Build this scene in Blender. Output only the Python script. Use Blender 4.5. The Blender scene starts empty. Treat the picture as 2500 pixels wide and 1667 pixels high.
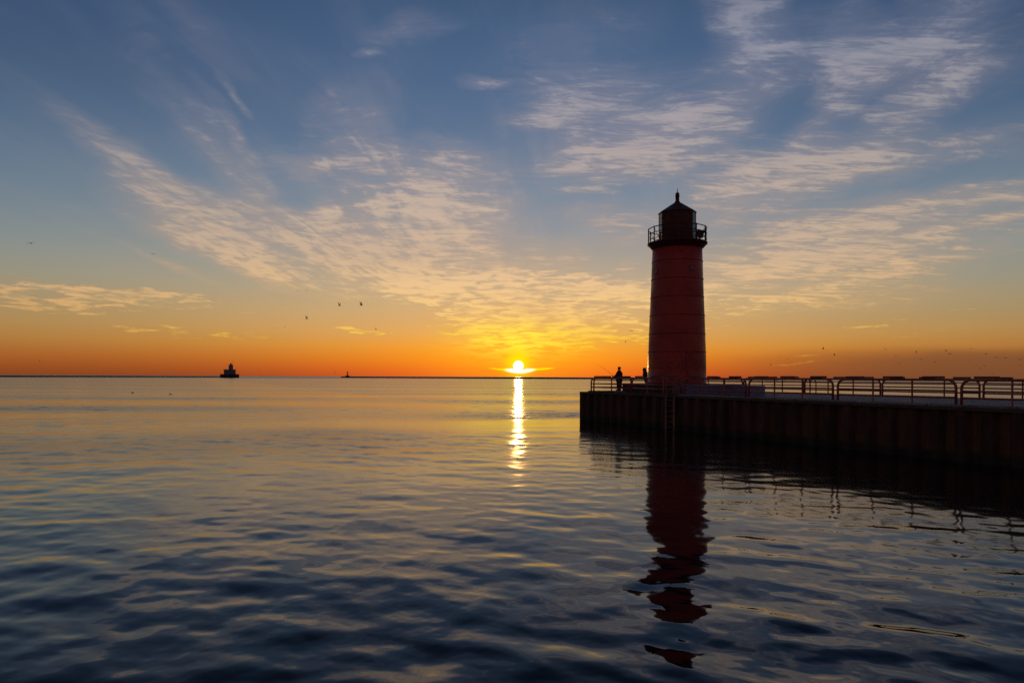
import bpy, bmesh, math, random
import numpy as np
from mathutils import Vector, Matrix

random.seed(7)
PI = math.pi
R = math.radians
sc = bpy.context.scene
COL = sc.collection

# ------------------------------------------------------------------ camera
F = 1667.0                 # focal length in photo pixels (24 mm on 36 mm, 2500 px wide)
H = 2.92                   # eye height above the lake
cam_d = bpy.data.cameras.new("camera")
cam_d.lens = 24.0
cam_d.sensor_width = 36.0
cam_d.shift_y = 0.0345
cam_d.clip_start = 0.1
cam_d.clip_end = 40000
cam = bpy.data.objects.new("camera", cam_d)
COL.objects.link(cam)
cam.location = (0, 0, H)
cam.rotation_mode = 'QUATERNION'
cam.rotation_quaternion = (Matrix.Rotation(R(90), 3, 'X') @ Matrix.Rotation(R(0.24), 3, 'Z')).to_quaternion()
sc.camera = cam


def yh(x):
    return 919.75 + 0.0042 * (x - 1250)


def px_dir(x, y):
    return Vector(((x - 1250) / F, 1.0, (yh(x) - y) / F))


def px_azel(x, y):
    d = px_dir(x, y).normalized()
    return math.degrees(math.atan2(d.x, d.y)), math.degrees(math.asin(d.z))


def lin(c):
    out = []
    for v in c[:3]:
        v = v / 255.0
        out.append(v / 12.92 if v <= 0.04045 else ((v + 0.055) / 1.055) ** 2.4)
    return out


# ------------------------------------------------------------------ node helper
class NB:
    def __init__(s, nt):
        s.nt = nt
        nt.nodes.clear()

    def n(s, t, **kw):
        nd = s.nt.nodes.new(t)
        for k, v in kw.items():
            setattr(nd, k, v)
        return nd

    def put(s, sock, v):
        if hasattr(v, 'is_output'):
            s.nt.links.new(v, sock)
        elif v is not None:
            sock.default_value = v

    def m(s, op, a, b=None, c=None, clamp=False):
        nd = s.n('ShaderNodeMath', operation=op, use_clamp=clamp)
        s.put(nd.inputs[0], a)
        if b is not None:
            s.put(nd.inputs[1], b)
        if c is not None:
            s.put(nd.inputs[2], c)
        return nd.outputs[0]

    def add(s, a, b): return s.m('ADD', a, b)
    def sub(s, a, b): return s.m('SUBTRACT', a, b)
    def mul(s, a, b): return s.m('MULTIPLY', a, b)
    def div(s, a, b): return s.m('DIVIDE', a, b)

    def rng(s, v, a, b, c=0.0, d=1.0, smooth=True):
        nd = s.n('ShaderNodeMapRange')
        nd.interpolation_type = 'SMOOTHSTEP' if smooth else 'LINEAR'
        s.put(nd.inputs[0], v)
        for i, q in enumerate((a, b, c, d)):
            s.put(nd.inputs[i + 1], q)
        return nd.outputs[0]

    def xyz(s, x, y, z=0.0):
        nd = s.n('ShaderNodeCombineXYZ')
        s.put(nd.inputs[0], x); s.put(nd.inputs[1], y); s.put(nd.inputs[2], z)
        return nd.outputs[0]

    def sep(s, v):
        nd = s.n('ShaderNodeSeparateXYZ')
        s.put(nd.inputs[0], v)
        return nd.outputs

    def noise(s, vec, scale=1.0, detail=4.0, rough=0.55, dist=0.0, lac=2.0):
        nd = s.n('ShaderNodeTexNoise')
        s.put(nd.inputs['Vector'], vec)
        nd.inputs['Scale'].default_value = scale
        nd.inputs['Detail'].default_value = detail
        nd.inputs['Roughness'].default_value = rough
        nd.inputs['Lacunarity'].default_value = lac
        nd.inputs['Distortion'].default_value = dist
        return nd.outputs[0]

    def mapping(s, vec, loc=(0, 0, 0), rot=(0, 0, 0), scale=(1, 1, 1), typ='POINT'):
        nd = s.n('ShaderNodeMapping', vector_type=typ)
        s.put(nd.inputs[0], vec)
        nd.inputs['Location'].default_value = loc
        nd.inputs['Rotation'].default_value = rot
        nd.inputs['Scale'].default_value = scale
        return nd.outputs[0]

    def ramp(s, v, stops, interp='LINEAR'):
        nd = s.n('ShaderNodeValToRGB')
        cr = nd.color_ramp
        cr.interpolation = interp
        while len(cr.elements) < len(stops):
            cr.elements.new(0.5)
        for e, (p, c) in zip(cr.elements, stops):
            e.position = p
            e.color = (c[0], c[1], c[2], 1)
        s.put(nd.inputs[0], v)
        return nd.outputs[0]

    def mix(s, f, a, b, mode='MIX'):
        nd = s.n('ShaderNodeMix', data_type='RGBA', blend_type=mode)
        nd.clamp_factor = True
        s.put(nd.inputs[0], f)
        for i, v in ((6, a), (7, b)):
            if isinstance(v, (tuple, list)):
                v = (v[0], v[1], v[2], 1)
            s.put(nd.inputs[i], v)
        return nd.outputs[2]


# ------------------------------------------------------------------ sky (world)
SUN_AZ, SUN_EL = px_azel(1265.5, 893)
world = bpy.data.worlds.new("World")
sc.world = world
world.use_nodes = True
W = NB(world.node_tree)
tc = W.n('ShaderNodeTexCoord').outputs['Generated']
dx, dy, dz = W.sep(tc)
az = W.mul(W.m('ARCTAN2', dx, dy), 180 / PI)
el = W.mul(W.m('ARCSINE', dz), 180 / PI)
elc = W.m('MAXIMUM', el, 0.0)
t_el = W.div(elc, 40.0)


def el_stops(lst):
    return [(e / 40.0, lin(c)) for e, c in lst]


edge = W.ramp(t_el, el_stops([
    (0, (128, 66, 33)), (0.7, (147, 78, 36)), (1.5, (162, 95, 45)), (2.6, (168, 120, 64)), (3.8, (164, 132, 84)),
    (5.2, (150, 136, 104)), (7.0, (134, 138, 124)), (9.0, (118, 134, 138)), (11.5, (104, 125, 138)), (14.5, (88, 111, 133)),
    (18, (66, 91, 121)), (21, (52, 76, 107)), (25, (44, 67, 101)), (33, (34, 50, 78)), (40, (25, 36, 58))]))
cent = W.ramp(t_el, el_stops([
    (0, (226, 88, 36)), (0.6, (238, 106, 32)), (1.4, (244, 134, 32)), (2.4, (242, 156, 50)), (3.6, (228, 168, 92)),
    (5.2, (214, 172, 116)), (7.2, (190, 168, 136)), (9.5, (164, 158, 146)), (12, (140, 146, 154)), (15, (116, 134, 154)),
    (19, (92, 116, 146)), (23, (78, 104, 138)), (27, (68, 95, 130)), (33, (48, 69, 100)), (40, (33, 48, 74))]))
daz = W.sub(az, SUN_AZ)
q = W.div(daz, W.rng(el, 0.0, 9.0, 13.5, 24.0, False))
wc = W.m('EXPONENT', W.mul(W.mul(q, q), -0.5))
sky = W.mix(wc, edge, cent)
# low brownish bank of haze to the right
right = W.mul(W.rng(az, 12, 34), W.rng(W.add(el, W.mul(W.noise(W.xyz(az, W.mul(el, 6.0)), 0.06, 3), 1.6)), 3.2, 2.0))
sky = W.mix(W.mul(right, 0.8), sky, lin((116, 76, 50)))


def blob(cx, cy, L, Wd, ang=0.0, amp=1.0, power='SPHERICAL'):
    """soft ellipse on the sky; cx,cy the direction it stands in, L/Wd half sizes in degrees, ang degrees"""
    a, e = px_azel(cx, cy)
    v = W.mapping(azel, loc=(a, e, 0), rot=(0, 0, R(ang)), scale=(L, Wd, 1), typ='TEXTURE')
    g = W.n('ShaderNodeTexGradient', gradient_type=power)
    W.put(g.inputs[0], v)
    return W.mul(g.outputs[1], amp)


warp = W.n('ShaderNodeTexNoise')
W.put(warp.inputs['Vector'], W.xyz(W.mul(az, 0.16), W.mul(el, 0.3)))
warp.inputs['Scale'].default_value = 1.0
warp.inputs['Detail'].default_value = 3
wv = W.sep(warp.outputs['Color'])
azel = W.xyz(W.add(az, W.mul(W.sub(wv[0], 0.5), 3.6)), W.add(el, W.mul(W.sub(wv[1], 0.5), 2.6)), 0.0)

DEG = 1667 * PI / 180       # px per degree near the middle


def cloudset(lst):
    acc = None
    for b in lst:
        g = blob(b[0], b[1], b[2] / DEG, b[3] / DEG, b[4] if len(b) > 4 else 0, b[5] if len(b) > 5 else 1.0)
        acc = g if acc is None else W.add(acc, g)
    return acc


# planar coordinates of the cirrus layer
pz = W.add(W.m('MAXIMUM', dz, 0.0), 0.07)
cx_ = W.div(dx, pz)
cy_ = W.div(dy, pz)
cp = W.xyz(cx_, cy_, 0.0)
cpr = W.mapping(cp, rot=(0, 0, R(5)))
n_streak = W.noise(W.mapping(cpr, scale=(3.8, 0.8, 1)), 1.0, 5, 0.6, 0.5)
n_fib = W.noise(W.mapping(cp, loc=(3, 7, 0), rot=(0, 0, R(-38)), scale=(2.4, 6.0, 1)), 1.0, 6, 0.66, 1.2)
n_puff = W.noise(W.mapping(cp, loc=(9, 2, 0), rot=(0, 0, R(-20)), scale=(2.7, 3.8, 1)), 1.0, 7, 0.68, 1.2)
n_fine = W.noise(W.mapping(cp, loc=(5, 1, 0), rot=(0, 0, R(-52)), scale=(3.5, 13.0, 1)), 1.0, 5, 0.64, 2.2)
n_ff = W.noise(W.mapping(cpr, loc=(2, 4, 0), rot=(0, 0, R(-7)), scale=(11, 2.2, 1)), 1.0, 3, 0.5, 1.2)
n_rip = W.noise(W.xyz(W.mul(az, 0.5), W.mul(el, 3.2)), 1.0, 5, 0.62, 0.5)

# left fan of cirrus streaming from the sun's side to the upper left
fan = cloudset([
    (360, 440, 250, 60, -32, 0.62), (520, 520, 260, 64, -25, 1.0), (640, 530, 170, 80, -20, 0.5), (490, 590, 250, 46, -24, 0.85),
    (600, 625, 190, 40, -16, 1.0), (760, 590, 230, 60, -28, 0.6), (820, 580, 130, 90, -30, 0.8), (720, 685, 190, 34, -16, 0.8),
    (900, 650, 260, 110, -20, 0.65), (430, 230, 460, 70, -50, 0.3), (570, 330, 160, 26, -55, 0.4), (590, 430, 240, 60, -42, 0.35),
    (420, 645, 130, 12, -24, 0.7), (1000, 540, 260, 200, 14, 0.9), (1090, 640, 360, 150, 0, 0.6), (1180, 470, 220, 170, 44, 0.5),
    (450, 40, 300, 60, -48, 0.25), (200, 300, 420, 110, -38, 0.12), (1330, 640, 300, 60, 12, 0.45)])
# broken high cirrus, mostly to the right
puff = cloudset([
    (1420, 240, 230, 80, 6, 0.75), (1330, 290, 150, 50, 8, 0.6), (1560, 320, 320, 150, 14, 1.0), (1590, 355, 330, 90, 8, 0.5),
    (1760, 260, 260, 110, 28, 0.65), (1560, 400, 260, 44, 0, 0.6), (1780, 30, 150, 70, -60, 0.7), (1830, 90, 180, 110, -55, 0.7),
    (1880, 30, 110, 90, -20, 0.5), (2050, 110, 120, 110, -40, 0.85), (2060, 200, 130, 50, 0, 0.75), (2210, 130, 250, 110, 28, 0.8),
    (2330, 70, 260, 110, 24, 0.6), (2260, 255, 190, 70, 34, 0.85), (2010, 290, 140, 60, 40, 0.55), (1850, 430, 280, 90, 8, 0.8),
    (1760, 470, 170, 80, 30, 0.75), (1990, 420, 220, 90, 18, 0.95), (2140, 400, 240, 60, 5, 0.6), (1500, 535, 190, 56, -6, 0.8),
    (1560, 580, 120, 20, 0, 0.5), (2440, 160, 160, 60, 20, 0.5), (2370, 350, 260, 60, 8, 0.5), (2080, 525, 280, 40, 6, 0.8),
    (2440, 475, 240, 34, 5, 0.6), (1400, 110, 300, 130, 20, 0.4), (1900, 600, 400, 100, 6, 0.85), (2130, 590, 360, 90, 8, 0.85),
    (1850, 690, 400, 90, 4, 0.9), (2250, 630, 320, 60, 8, 0.55), (2060, 730, 340, 44, 3, 0.7), (1480, 690, 300, 80, -6, 0.5),
    (2480, 522, 170, 16, 8, 0.9), (2200, 820, 380, 24, 3, 0.4), (860, 300, 150, 110, 30, 0.75), (900, 400, 300, 70, 8, 0.75),
    (960, 470, 240, 80, 20, 0.65), (760, 410, 120, 24, 6, 0.8), (1000, 72, 150, 34, 14, 0.75), (1180, 202, 80, 16, 0, 0.9),
    (900, 138, 50, 18, 8, 0.95), (1100, 520, 200, 180, 50, 0.5), (570, 240, 60, 14, -50, 0.8)])
# banks low over the lake
low = cloudset([
    (110, 722, 360, 44, -3, 1.0), (300, 708, 140, 24, -8, 0.8), (500, 735, 260, 26, -3, 0.5), (480, 808, 280, 18, -2, 0.8),
    (880, 811, 120, 8, 0, 1.1), (1330, 740, 460, 110, 0, 0.9), (1250, 800, 260, 66, 0, 1.2), (1500, 700, 300, 40, -7, 0.7),
    (1450, 838, 320, 30, 2, 0.7), (1650, 800, 320, 50, 0, 0.5), (1060, 690, 300, 70, 0, 0.6),
    (1990, 864, 90, 5, -6, 0.9), (2000, 882, 170, 7, 0, 0.6), (2080, 803, 120, 8, 0, 0.8), (1900, 745, 300, 30, 3, 0.5), (2300, 770, 300, 20, 3, 0.4)])

fine = W.rng(W.add(W.mul(n_fine, 0.6), W.mul(n_fib, 0.4)), 0.36, 0.66, 0.0, 1.0, False)
n_rip2 = W.noise(W.xyz(W.mul(az, 0.42), W.add(W.mul(el, 2.3), W.mul(az, 0.12))), 1.0, 5, 0.62, 1.0)
fine_l = W.rng(W.add(W.mul(n_ff, 0.45), W.mul(n_rip2, 0.55)), 0.36, 0.66, 0.0, 1.0, False)
left_w = W.rng(az, 2, -14)
fine = W.add(W.mul(fine_l, left_w), W.mul(fine, W.sub(1.0, left_w)))
d_fan = W.mul(W.rng(W.add(W.mul(fan, 0.95), W.add(W.mul(W.sub(n_streak, 0.5), 1.7), W.mul(W.sub(n_puff, 0.5), 0.9))), 0.07, 1.12, smooth=False),
              W.add(W.mul(fine, 0.55), 0.52))
d_puff = W.rng(W.add(W.mul(puff, 0.80), W.add(W.mul(W.sub(n_fib, 0.5), 1.5), W.mul(W.sub(n_puff, 0.5), 2.2))), 0.15, 1.10, smooth=False)
d_puff = W.mul(d_puff, W.add(W.mul(fine, 0.7), 0.5))
d_puff = W.mul(d_puff, W.rng(puff, 0.0, 0.3))
d_low = W.rng(W.add(W.mul(low, 0.95), W.mul(W.sub(n_rip, 0.5), 1.9)), 0.15, 0.9)
d_low = W.mul(W.mul(d_low, W.rng(low, 0.0, 0.35)), W.add(W.mul(W.rng(n_rip, 0.36, 0.62, 0.0, 1.0, False), 0.62), 0.30))
d_fan = W.mul(d_fan, W.rng(fan, 0.0, 0.3))
low_gap = W.add(W.rng(W.add(el, W.mul(W.m('ABSOLUTE', daz), 0.05)), 1.75, 2.5), W.rng(W.m('ABSOLUTE', daz), 8.0, 12.0))
d_low = W.mul(d_low, W.m('MINIMUM', low_gap, 1.0))
haze_w = W.mul(W.rng(n_streak, 0.40, 0.8), W.mul(W.rng(el, 4, 14), W.add(W.mul(wc, 0.12), 0.03)))
# thin-cloud tint depends on height and on the nearness of the sun
c_edge = W.ramp(t_el, el_stops([(0, (200, 92, 40)), (2, (214, 132, 62)), (4, (214, 160, 98)), (6.5, (208, 166, 122)), (10, (196, 170, 144)),
                                (14, (176, 160, 146)), (19, (150, 148, 156)), (25, (132, 138, 156)), (32, (104, 112, 130)), (40, (76, 84, 102))]))
c_cent = W.ramp(t_el, el_stops([(0, (255, 150, 20)), (1.6, (255, 196, 10)), (3.2, (255, 212, 60)), (5, (252, 206, 124)), (7.5, (238, 197, 144)),
                                (10, (214, 182, 150)), (14, (200, 178, 160)), (19, (178, 166, 164)), (25, (152, 152, 166)), (40, (88, 92, 110))]))
ccol = W.mix(wc, c_edge, c_cent)
veil = W.mul(W.m('MINIMUM', W.add(W.mul(fan, 0.42), W.mul(puff, 0.34)), 0.42), W.rng(n_puff, 0.2, 0.7, 0.5, 1.0))
sky = W.mix(haze_w, sky, ccol)
sky = W.mix(veil, sky, W.mix(1.0, ccol, (0.86, 0.86, 0.92), 'MULTIPLY'))
dens = W.m('MINIMUM', W.add(W.add(W.mul(d_fan, 0.85), W.mul(d_puff, 0.85)), W.mul(d_low, 0.95)), 0.95)
shade = W.mix(1.0, ccol, (0.60, 0.63, 0.76), 'MULTIPLY')
shade = W.mix(0.35, shade, sky)
lit_f = W.rng(W.add(W.mul(dens, 0.8), W.mul(fine, 0.5)), 0.36, 0.90)
sky = W.mix(W.m('POWER', dens, 0.85), sky, W.mix(lit_f, shade, ccol))


# glow round the sun
def gauss2(sa, se, da=0.0, de=0.0):
    a = W.div(W.sub(daz, da), sa)
    e = W.div(W.sub(el, SUN_EL + de), se)
    return W.m('EXPONENT', W.mul(W.add(W.mul(a, a), W.mul(e, e)), -0.5))


glow1 = gauss2(5.0, 1.9, 0, 0.5)
sky = W.mix(W.mul(glow1, 0.5), sky, lin((255, 176, 10)))
glow2 = W.mul(gauss2(3.0, 0.95, 0, 2.1), W.rng(n_rip, 0.36, 0.60, 0.15, 0.95))
sky = W.mix(glow2, sky, lin((255, 236, 70)))
glow3 = gauss2(0.7, 0.85, 0, 0.2)
sky = W.mix(glow3, sky, lin((255, 232, 0)))
# bright cloud the sun sinks into, and the disc
wing_e = W.add(SUN_EL - 0.44, W.add(W.mul(W.m('ABSOLUTE', daz), 0.10), W.mul(W.sub(wv[2], 0.5), 0.25)))
wing_t = W.sub(el, wing_e)
wthick = W.m('MAXIMUM', W.sub(0.21, W.mul(W.m('ABSOLUTE', W.sub(daz, 0.25)), 0.062)), 0.01)
wthick = W.mul(wthick, W.rng(n_rip, 0.34, 0.66, 0.45, 1.35))
wq = W.div(wing_t, wthick)
wing = W.m('EXPONENT', W.mul(W.mul(W.mul(wq, wq), W.mul(wq, wq)), -0.8))
wing_f = W.mul(wing, W.rng(W.m('ABSOLUTE', W.sub(daz, 0.3)), 3.0, 2.2))
sky = W.mix(wing_f, sky, lin((255, 226, 0)))
wing_w = W.mul(W.mul(wing, W.rng(W.m('ABSOLUTE', W.sub(daz, 0.15)), 1.45, 0.7)), W.rng(wing_t, -0.35, -0.12))
sky = W.mix(wing_w, sky, (1.6, 1.5, 1.2))
sd = W.m('SQRT', W.add(W.mul(daz, daz), W.mul(W.sub(el, SUN_EL), W.sub(el, SUN_EL))))
disc = W.rng(sd, 0.47, 0.38)
sky = W.mix(disc, sky, (3.2, 2.3, 1.2))

# unseen sky opposite the sunrise, raised and warmed to brighten the tower
behind = W.rng(W.m('ABSOLUTE', az), 50, 120)
backc = W.ramp(t_el, [(0, (0.26, 0.17, 0.155)), (0.25, (0.25, 0.19, 0.19)), (0.55, (0.16, 0.15, 0.18)), (1.0, (0.065, 0.075, 0.11))])
sky = W.mix(behind, sky, backc)
# physical sky adds the last of the dome's own light
nis = W.n('ShaderNodeTexSky', sky_type='NISHITA')
nis.sun_disc = False
nis.sun_elevation = R(max(SUN_EL, 0.5))
nis.sun_rotation = R(SUN_AZ)
nis.altitude = 180
bg1 = W.n('ShaderNodeBackground')
W.put(bg1.inputs[0], sky)
bg1.inputs[1].default_value = 0.97
bg2 = W.n('ShaderNodeBackground')
W.put(bg2.inputs[0], nis.outputs[0])
bg2.inputs[1].default_value = 0.006
ads = W.n('ShaderNodeAddShader')
W.nt.links.new(bg1.outputs[0], ads.inputs[0])
W.nt.links.new(bg2.outputs[0], ads.inputs[1])
wo = W.n('ShaderNodeOutputWorld')
W.nt.links.new(ads.outputs[0], wo.inputs[0])

# ------------------------------------------------------------------ sun
sl = bpy.data.lights.new("sun", 'SUN')
sl.energy = 0.22
sl.angle = R(0.53)
sl.color = (1.0, 0.47, 0.14)
sun = bpy.data.objects.new("sun", sl)
COL.objects.link(sun)
sdv = Vector((math.sin(R(SUN_AZ)) * math.cos(R(SUN_EL)), math.cos(R(SUN_AZ)) * math.cos(R(SUN_EL)), math.sin(R(SUN_EL))))
sun.rotation_mode = 'QUATERNION'
sun.rotation_quaternion = sdv.to_track_quat('Z', 'Y')

sc.view_settings.view_transform = 'Standard'
sc.view_settings.look = 'None'
sc.view_settings.exposure = 0.0
sc.view_settings.gamma = 1.0
sc.view_settings.use_curve_mapping = False
sc.cycles.max_bounces = 6
sc.cycles.sample_clamp_indirect = 4.0
sc.cycles.use_denoising = False


# ------------------------------------------------------------------ materials
def mat(name, col, rough=0.6, spec=0.4, metal=0.0, var=None, bump=0.0, bscale=8.0, coat=0.0):
    m = bpy.data.materials.new(name)
    m.use_nodes = True
    b = NB(m.node_tree)
    out = b.n('ShaderNodeOutputMaterial')
    p = b.n('ShaderNodeBsdfPrincipled')
    m.node_tree.links.new(p.outputs[0], out.inputs[0])
    p.inputs['Roughness'].default_value = rough
    p.inputs['Metallic'].default_value = metal
    p.inputs['Specular IOR Level'].default_value = spec
    p.inputs['Coat Weight'].default_value = coat
    co = b.n('ShaderNodeTexCoord').outputs['Object']
    if var:
        c2, sc_, lo, hi = var[:4]
        nz = b.noise(co if len(var) < 5 else b.mapping(co, scale=var[4]), sc_, 6, 0.65, 0.4)
        f = b.rng(nz, lo, hi)
        c = b.mix(f, col, c2)
        b.put(p.inputs['Base Color'], c)
        b.put(p.inputs['Roughness'], b.rng(nz, 0.3, 0.7, max(rough - 0.08, 0.03), min(rough + 0.15, 1)))
    else:
        nz = b.noise(co, bscale * 0.5, 4, 0.6)
        f = b.rng(nz, 0.3, 0.7, 0.85, 1.1)
        mx = b.n('ShaderNodeMix', data_type='RGBA', blend_type='MULTIPLY')
        mx.inputs[0].default_value = 1.0
        mx.inputs[6].default_value = (*col, 1)
        b.put(mx.inputs[7], b.xyz(f, f, f))
        b.put(p.inputs['Base Color'], mx.outputs[2])
    if bump:
        bn = b.n('ShaderNodeBump')
        bn.inputs['Strength'].default_value = bump
        bn.inputs['Distance'].default_value = 0.02
        b.put(bn.inputs['Height'], b.noise(co, bscale, 6, 0.65))
        m.node_tree.links.new(bn.outputs[0], p.inputs['Normal'])
    return m


M_TOWER = mat('red_tower_paint', (0.31, 0.021, 0.017), 0.36, 0.2, var=((0.23, 0.020, 0.018), 0.6, 0.42, 0.68), bump=0.06, bscale=2.0)
def rusty_foot(m):
    nt = m.node_tree
    b = NB.__new__(NB)
    b.nt = nt
    p = [n for n in nt.nodes if n.type == 'BSDF_PRINCIPLED'][0]
    co = b.n('ShaderNodeTexCoord').outputs['Object']
    x, y, z = b.sep(co)
    sp_ = b.noise(b.mapping(co, scale=(6.0, 6.0, 3.0)), 1.0, 6, 0.72)
    fz = b.rng(z, 4.2, 1.2, 0.0, 1.0)
    thr = b.sub(0.66, b.mul(fz, 0.13))
    spots = b.m('GREATER_THAN', sp_, thr)
    runs = b.rng(b.noise(b.mapping(co, scale=(7.0, 7.0, 0.35)), 1.0, 4, 0.6), 0.58, 0.75)
    src = p.inputs['Base Color'].links[0].from_socket
    c = b.mix(b.mul(runs, 0.35), src, (0.12, 0.03, 0.02))
    c = b.mix(b.mul(spots, b.mul(b.add(fz, 0.2), 0.42)), c, (0.07, 0.022, 0.016))
    b.put(p.inputs['Base Color'], c)


rusty_foot(M_TOWER)
M_LANT = mat('dark_red_lantern_paint', (0.070, 0.012, 0.010), 0.5, 0.15, var=((0.05, 0.010, 0.009), 2.0, 0.4, 0.7))
M_ROOF = mat('roof_paint', (0.06, 0.016, 0.022), 0.45, 0.2, var=((0.04, 0.012, 0.016), 2.0, 0.4, 0.7))
M_BAND = mat('flange_paint', (0.25, 0.019, 0.016), 0.45, 0.3)
M_RAIL = mat('red_railing_paint', (0.26, 0.040, 0.028), 0.36, 0.4, var=((0.16, 0.03, 0.02), 6.0, 0.42, 0.66))
M_BOARD = mat('weathered_board', (0.12, 0.045, 0.038), 0.7, 0.3, var=((0.08, 0.03, 0.028), 6.0, 0.4, 0.7))
M_PILE = mat('rusty_steel_piling', (0.060, 0.022, 0.014), 0.75, 0.25, var=((0.028, 0.012, 0.010), 1.3, 0.35, 0.65, (1, 1, 0.35)), bump=0.3, bscale=5)


def banded_piling(m):
    """lighter rust-brown outer pans and a dark wet band at the waterline"""
    nt = m.node_tree
    b = NB.__new__(NB)
    b.nt = nt
    p = [n for n in nt.nodes if n.type == 'BSDF_PRINCIPLED'][0]
    co = b.n('ShaderNodeTexCoord').outputs['Object']
    x, y, z = b.sep(co)
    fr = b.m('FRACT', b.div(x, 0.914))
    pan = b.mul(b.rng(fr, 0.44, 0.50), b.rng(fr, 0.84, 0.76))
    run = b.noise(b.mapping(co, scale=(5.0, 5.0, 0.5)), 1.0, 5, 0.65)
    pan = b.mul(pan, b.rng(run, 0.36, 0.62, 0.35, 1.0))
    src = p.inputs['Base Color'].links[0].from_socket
    c = b.mix(b.mul(pan, 0.85), src, (0.105, 0.045, 0.020))  # outer pans coloured lighter than the recessed ones
    edge_ = b.add(z, b.mul(b.sub(b.noise(co, 1.6, 4, 0.6), 0.5), 0.25))
    wet = b.rng(edge_, 0.42, 0.22)
    c = b.mix(b.mul(wet, 0.8), c, (0.012, 0.013, 0.009))
    b.put(p.inputs['Base Color'], c)


banded_piling(M_PILE)


def worn_deck(m):
    """slab joints and dark stains"""
    b = NB.__new__(NB)
    b.nt = m.node_tree
    p = [n for n in b.nt.nodes if n.type == 'BSDF_PRINCIPLED'][0]
    co = b.n('ShaderNodeTexCoord').outputs['Object']
    x, y, z = b.sep(co)
    j = b.m('ABSOLUTE', b.sub(b.m('FRACT', b.add(b.div(x, 3.05), b.mul(b.noise(co, 0.8, 3), 0.01))), 0.5))
    jx = b.rng(j, 0.489, 0.496)
    st = b.rng(b.noise(b.mapping(co, scale=(0.7, 1.6, 1)), 1.0, 6, 0.68), 0.50, 0.66)
    src = p.inputs['Base Color'].links[0].from_socket
    c = b.mix(b.mul(st, 0.55), src, (0.055, 0.045, 0.045))
    c = b.mix(b.mul(jx, 0.85), c, (0.02, 0.018, 0.016))
    b.put(p.inputs['Base Color'], c)

M_CAP = mat('steel_cap', (0.055, 0.034, 0.024), 0.7, 0.3, var=((0.03, 0.02, 0.017), 2.0, 0.4, 0.7), bump=0.2)
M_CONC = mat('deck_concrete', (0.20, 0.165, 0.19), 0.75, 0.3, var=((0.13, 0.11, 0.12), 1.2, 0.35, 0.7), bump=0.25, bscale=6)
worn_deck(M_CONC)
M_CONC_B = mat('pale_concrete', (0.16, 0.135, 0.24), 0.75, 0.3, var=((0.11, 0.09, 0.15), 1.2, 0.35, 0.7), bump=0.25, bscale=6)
M_DARKB = mat('dark_brown_concrete', (0.060, 0.032, 0.026), 0.75, 0.3, var=((0.04, 0.02, 0.018), 1.5, 0.35, 0.7), bump=0.2)  # dark brown tone of the tip slab and foundation
M_STILE = mat('ladder_paint', (0.16, 0.075, 0.045), 0.6, 0.3, var=((0.08, 0.03, 0.02), 4, 0.4, 0.7))
M_STONE = mat('breakwater_stone', (0.045, 0.030, 0.026), 0.9, 0.2, var=((0.03, 0.02, 0.018), 0.3, 0.4, 0.6))
M_FARB = mat('pale_steel_wall', (0.12, 0.11, 0.14), 0.7, 0.3, var=((0.08, 0.075, 0.10), 0.4, 0.4, 0.6))
M_FARD = mat('dark_far_paint', (0.05, 0.03, 0.035), 0.7, 0.3)
M_COAT = mat('dark_coat_cloth', (0.035, 0.022, 0.028), 0.9, 0.2, bump=0.3, bscale=20)
M_TROU = mat('dark_trouser_cloth', (0.045, 0.022, 0.026), 0.9, 0.2)
M_HAT = mat('knitted_hat', (0.03, 0.02, 0.02), 0.95, 0.1)
M_SKIN = mat('skin', (0.42, 0.24, 0.17), 0.6, 0.4)
M_GULL = mat('grey_feathers', (0.075, 0.07, 0.075), 0.8, 0.2)
M_GULLW = mat('white_feathers', (0.80, 0.78, 0.74), 0.7, 0.2)
def translucent(m, w=0.85):
    """thin wing feathers let the sunrise through"""
    b = NB.__new__(NB)
    b.nt = m.node_tree
    p = [n for n in b.nt.nodes if n.type == 'BSDF_PRINCIPLED'][0]
    out = [n for n in b.nt.nodes if n.type == 'OUTPUT_MATERIAL'][0]
    t = b.n('ShaderNodeBsdfTranslucent')
    t.inputs[0].default_value = (0.95, 0.92, 0.82, 1)
    mx = b.n('ShaderNodeMixShader')
    mx.inputs[0].default_value = w
    b.nt.links.new(p.outputs[0], mx.inputs[1])
    b.nt.links.new(t.outputs[0], mx.inputs[2])
    b.nt.links.new(mx.outputs[0], out.inputs[0])


translucent(M_GULLW)
M_ROD = mat('rod_black', (0.05, 0.03, 0.03), 0.4, 0.5)
M_BOX = mat('dark_box_metal', (0.05, 0.022, 0.022), 0.6, 0.3)


def glassmat(name, tint, alpha_rough=0.02, mixf=0.12):
    m = bpy.data.materials.new(name)
    m.use_nodes = True
    b = NB(m.node_tree)
    out = b.n('ShaderNodeOutputMaterial')
    g = b.n('ShaderNodeBsdfGlossy'); g.inputs['Roughness'].default_value = alpha_rough
    t = b.n('ShaderNodeBsdfTransparent'); t.inputs[0].default_value = (*tint, 1)
    fr = b.n('ShaderNodeFresnel'); fr.inputs[0].default_value = 1.45
    mx = b.n('ShaderNodeMixShader')
    b.put(mx.inputs[0], fr.outputs[0])
    m.node_tree.links.new(t.outputs[0], mx.inputs[1])
    m.node_tree.links.new(g.outputs[0], mx.inputs[2])
    m.node_tree.links.new(mx.outputs[0], out.inputs[0])
    return m


M_GLASS = glassmat('lantern_glass', (0.80, 0.82, 0.82))
M_GLASSD = glassmat('dark_tinted_glass', (0.10, 0.08, 0.08))  # darker tint for the panes on the right


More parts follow.
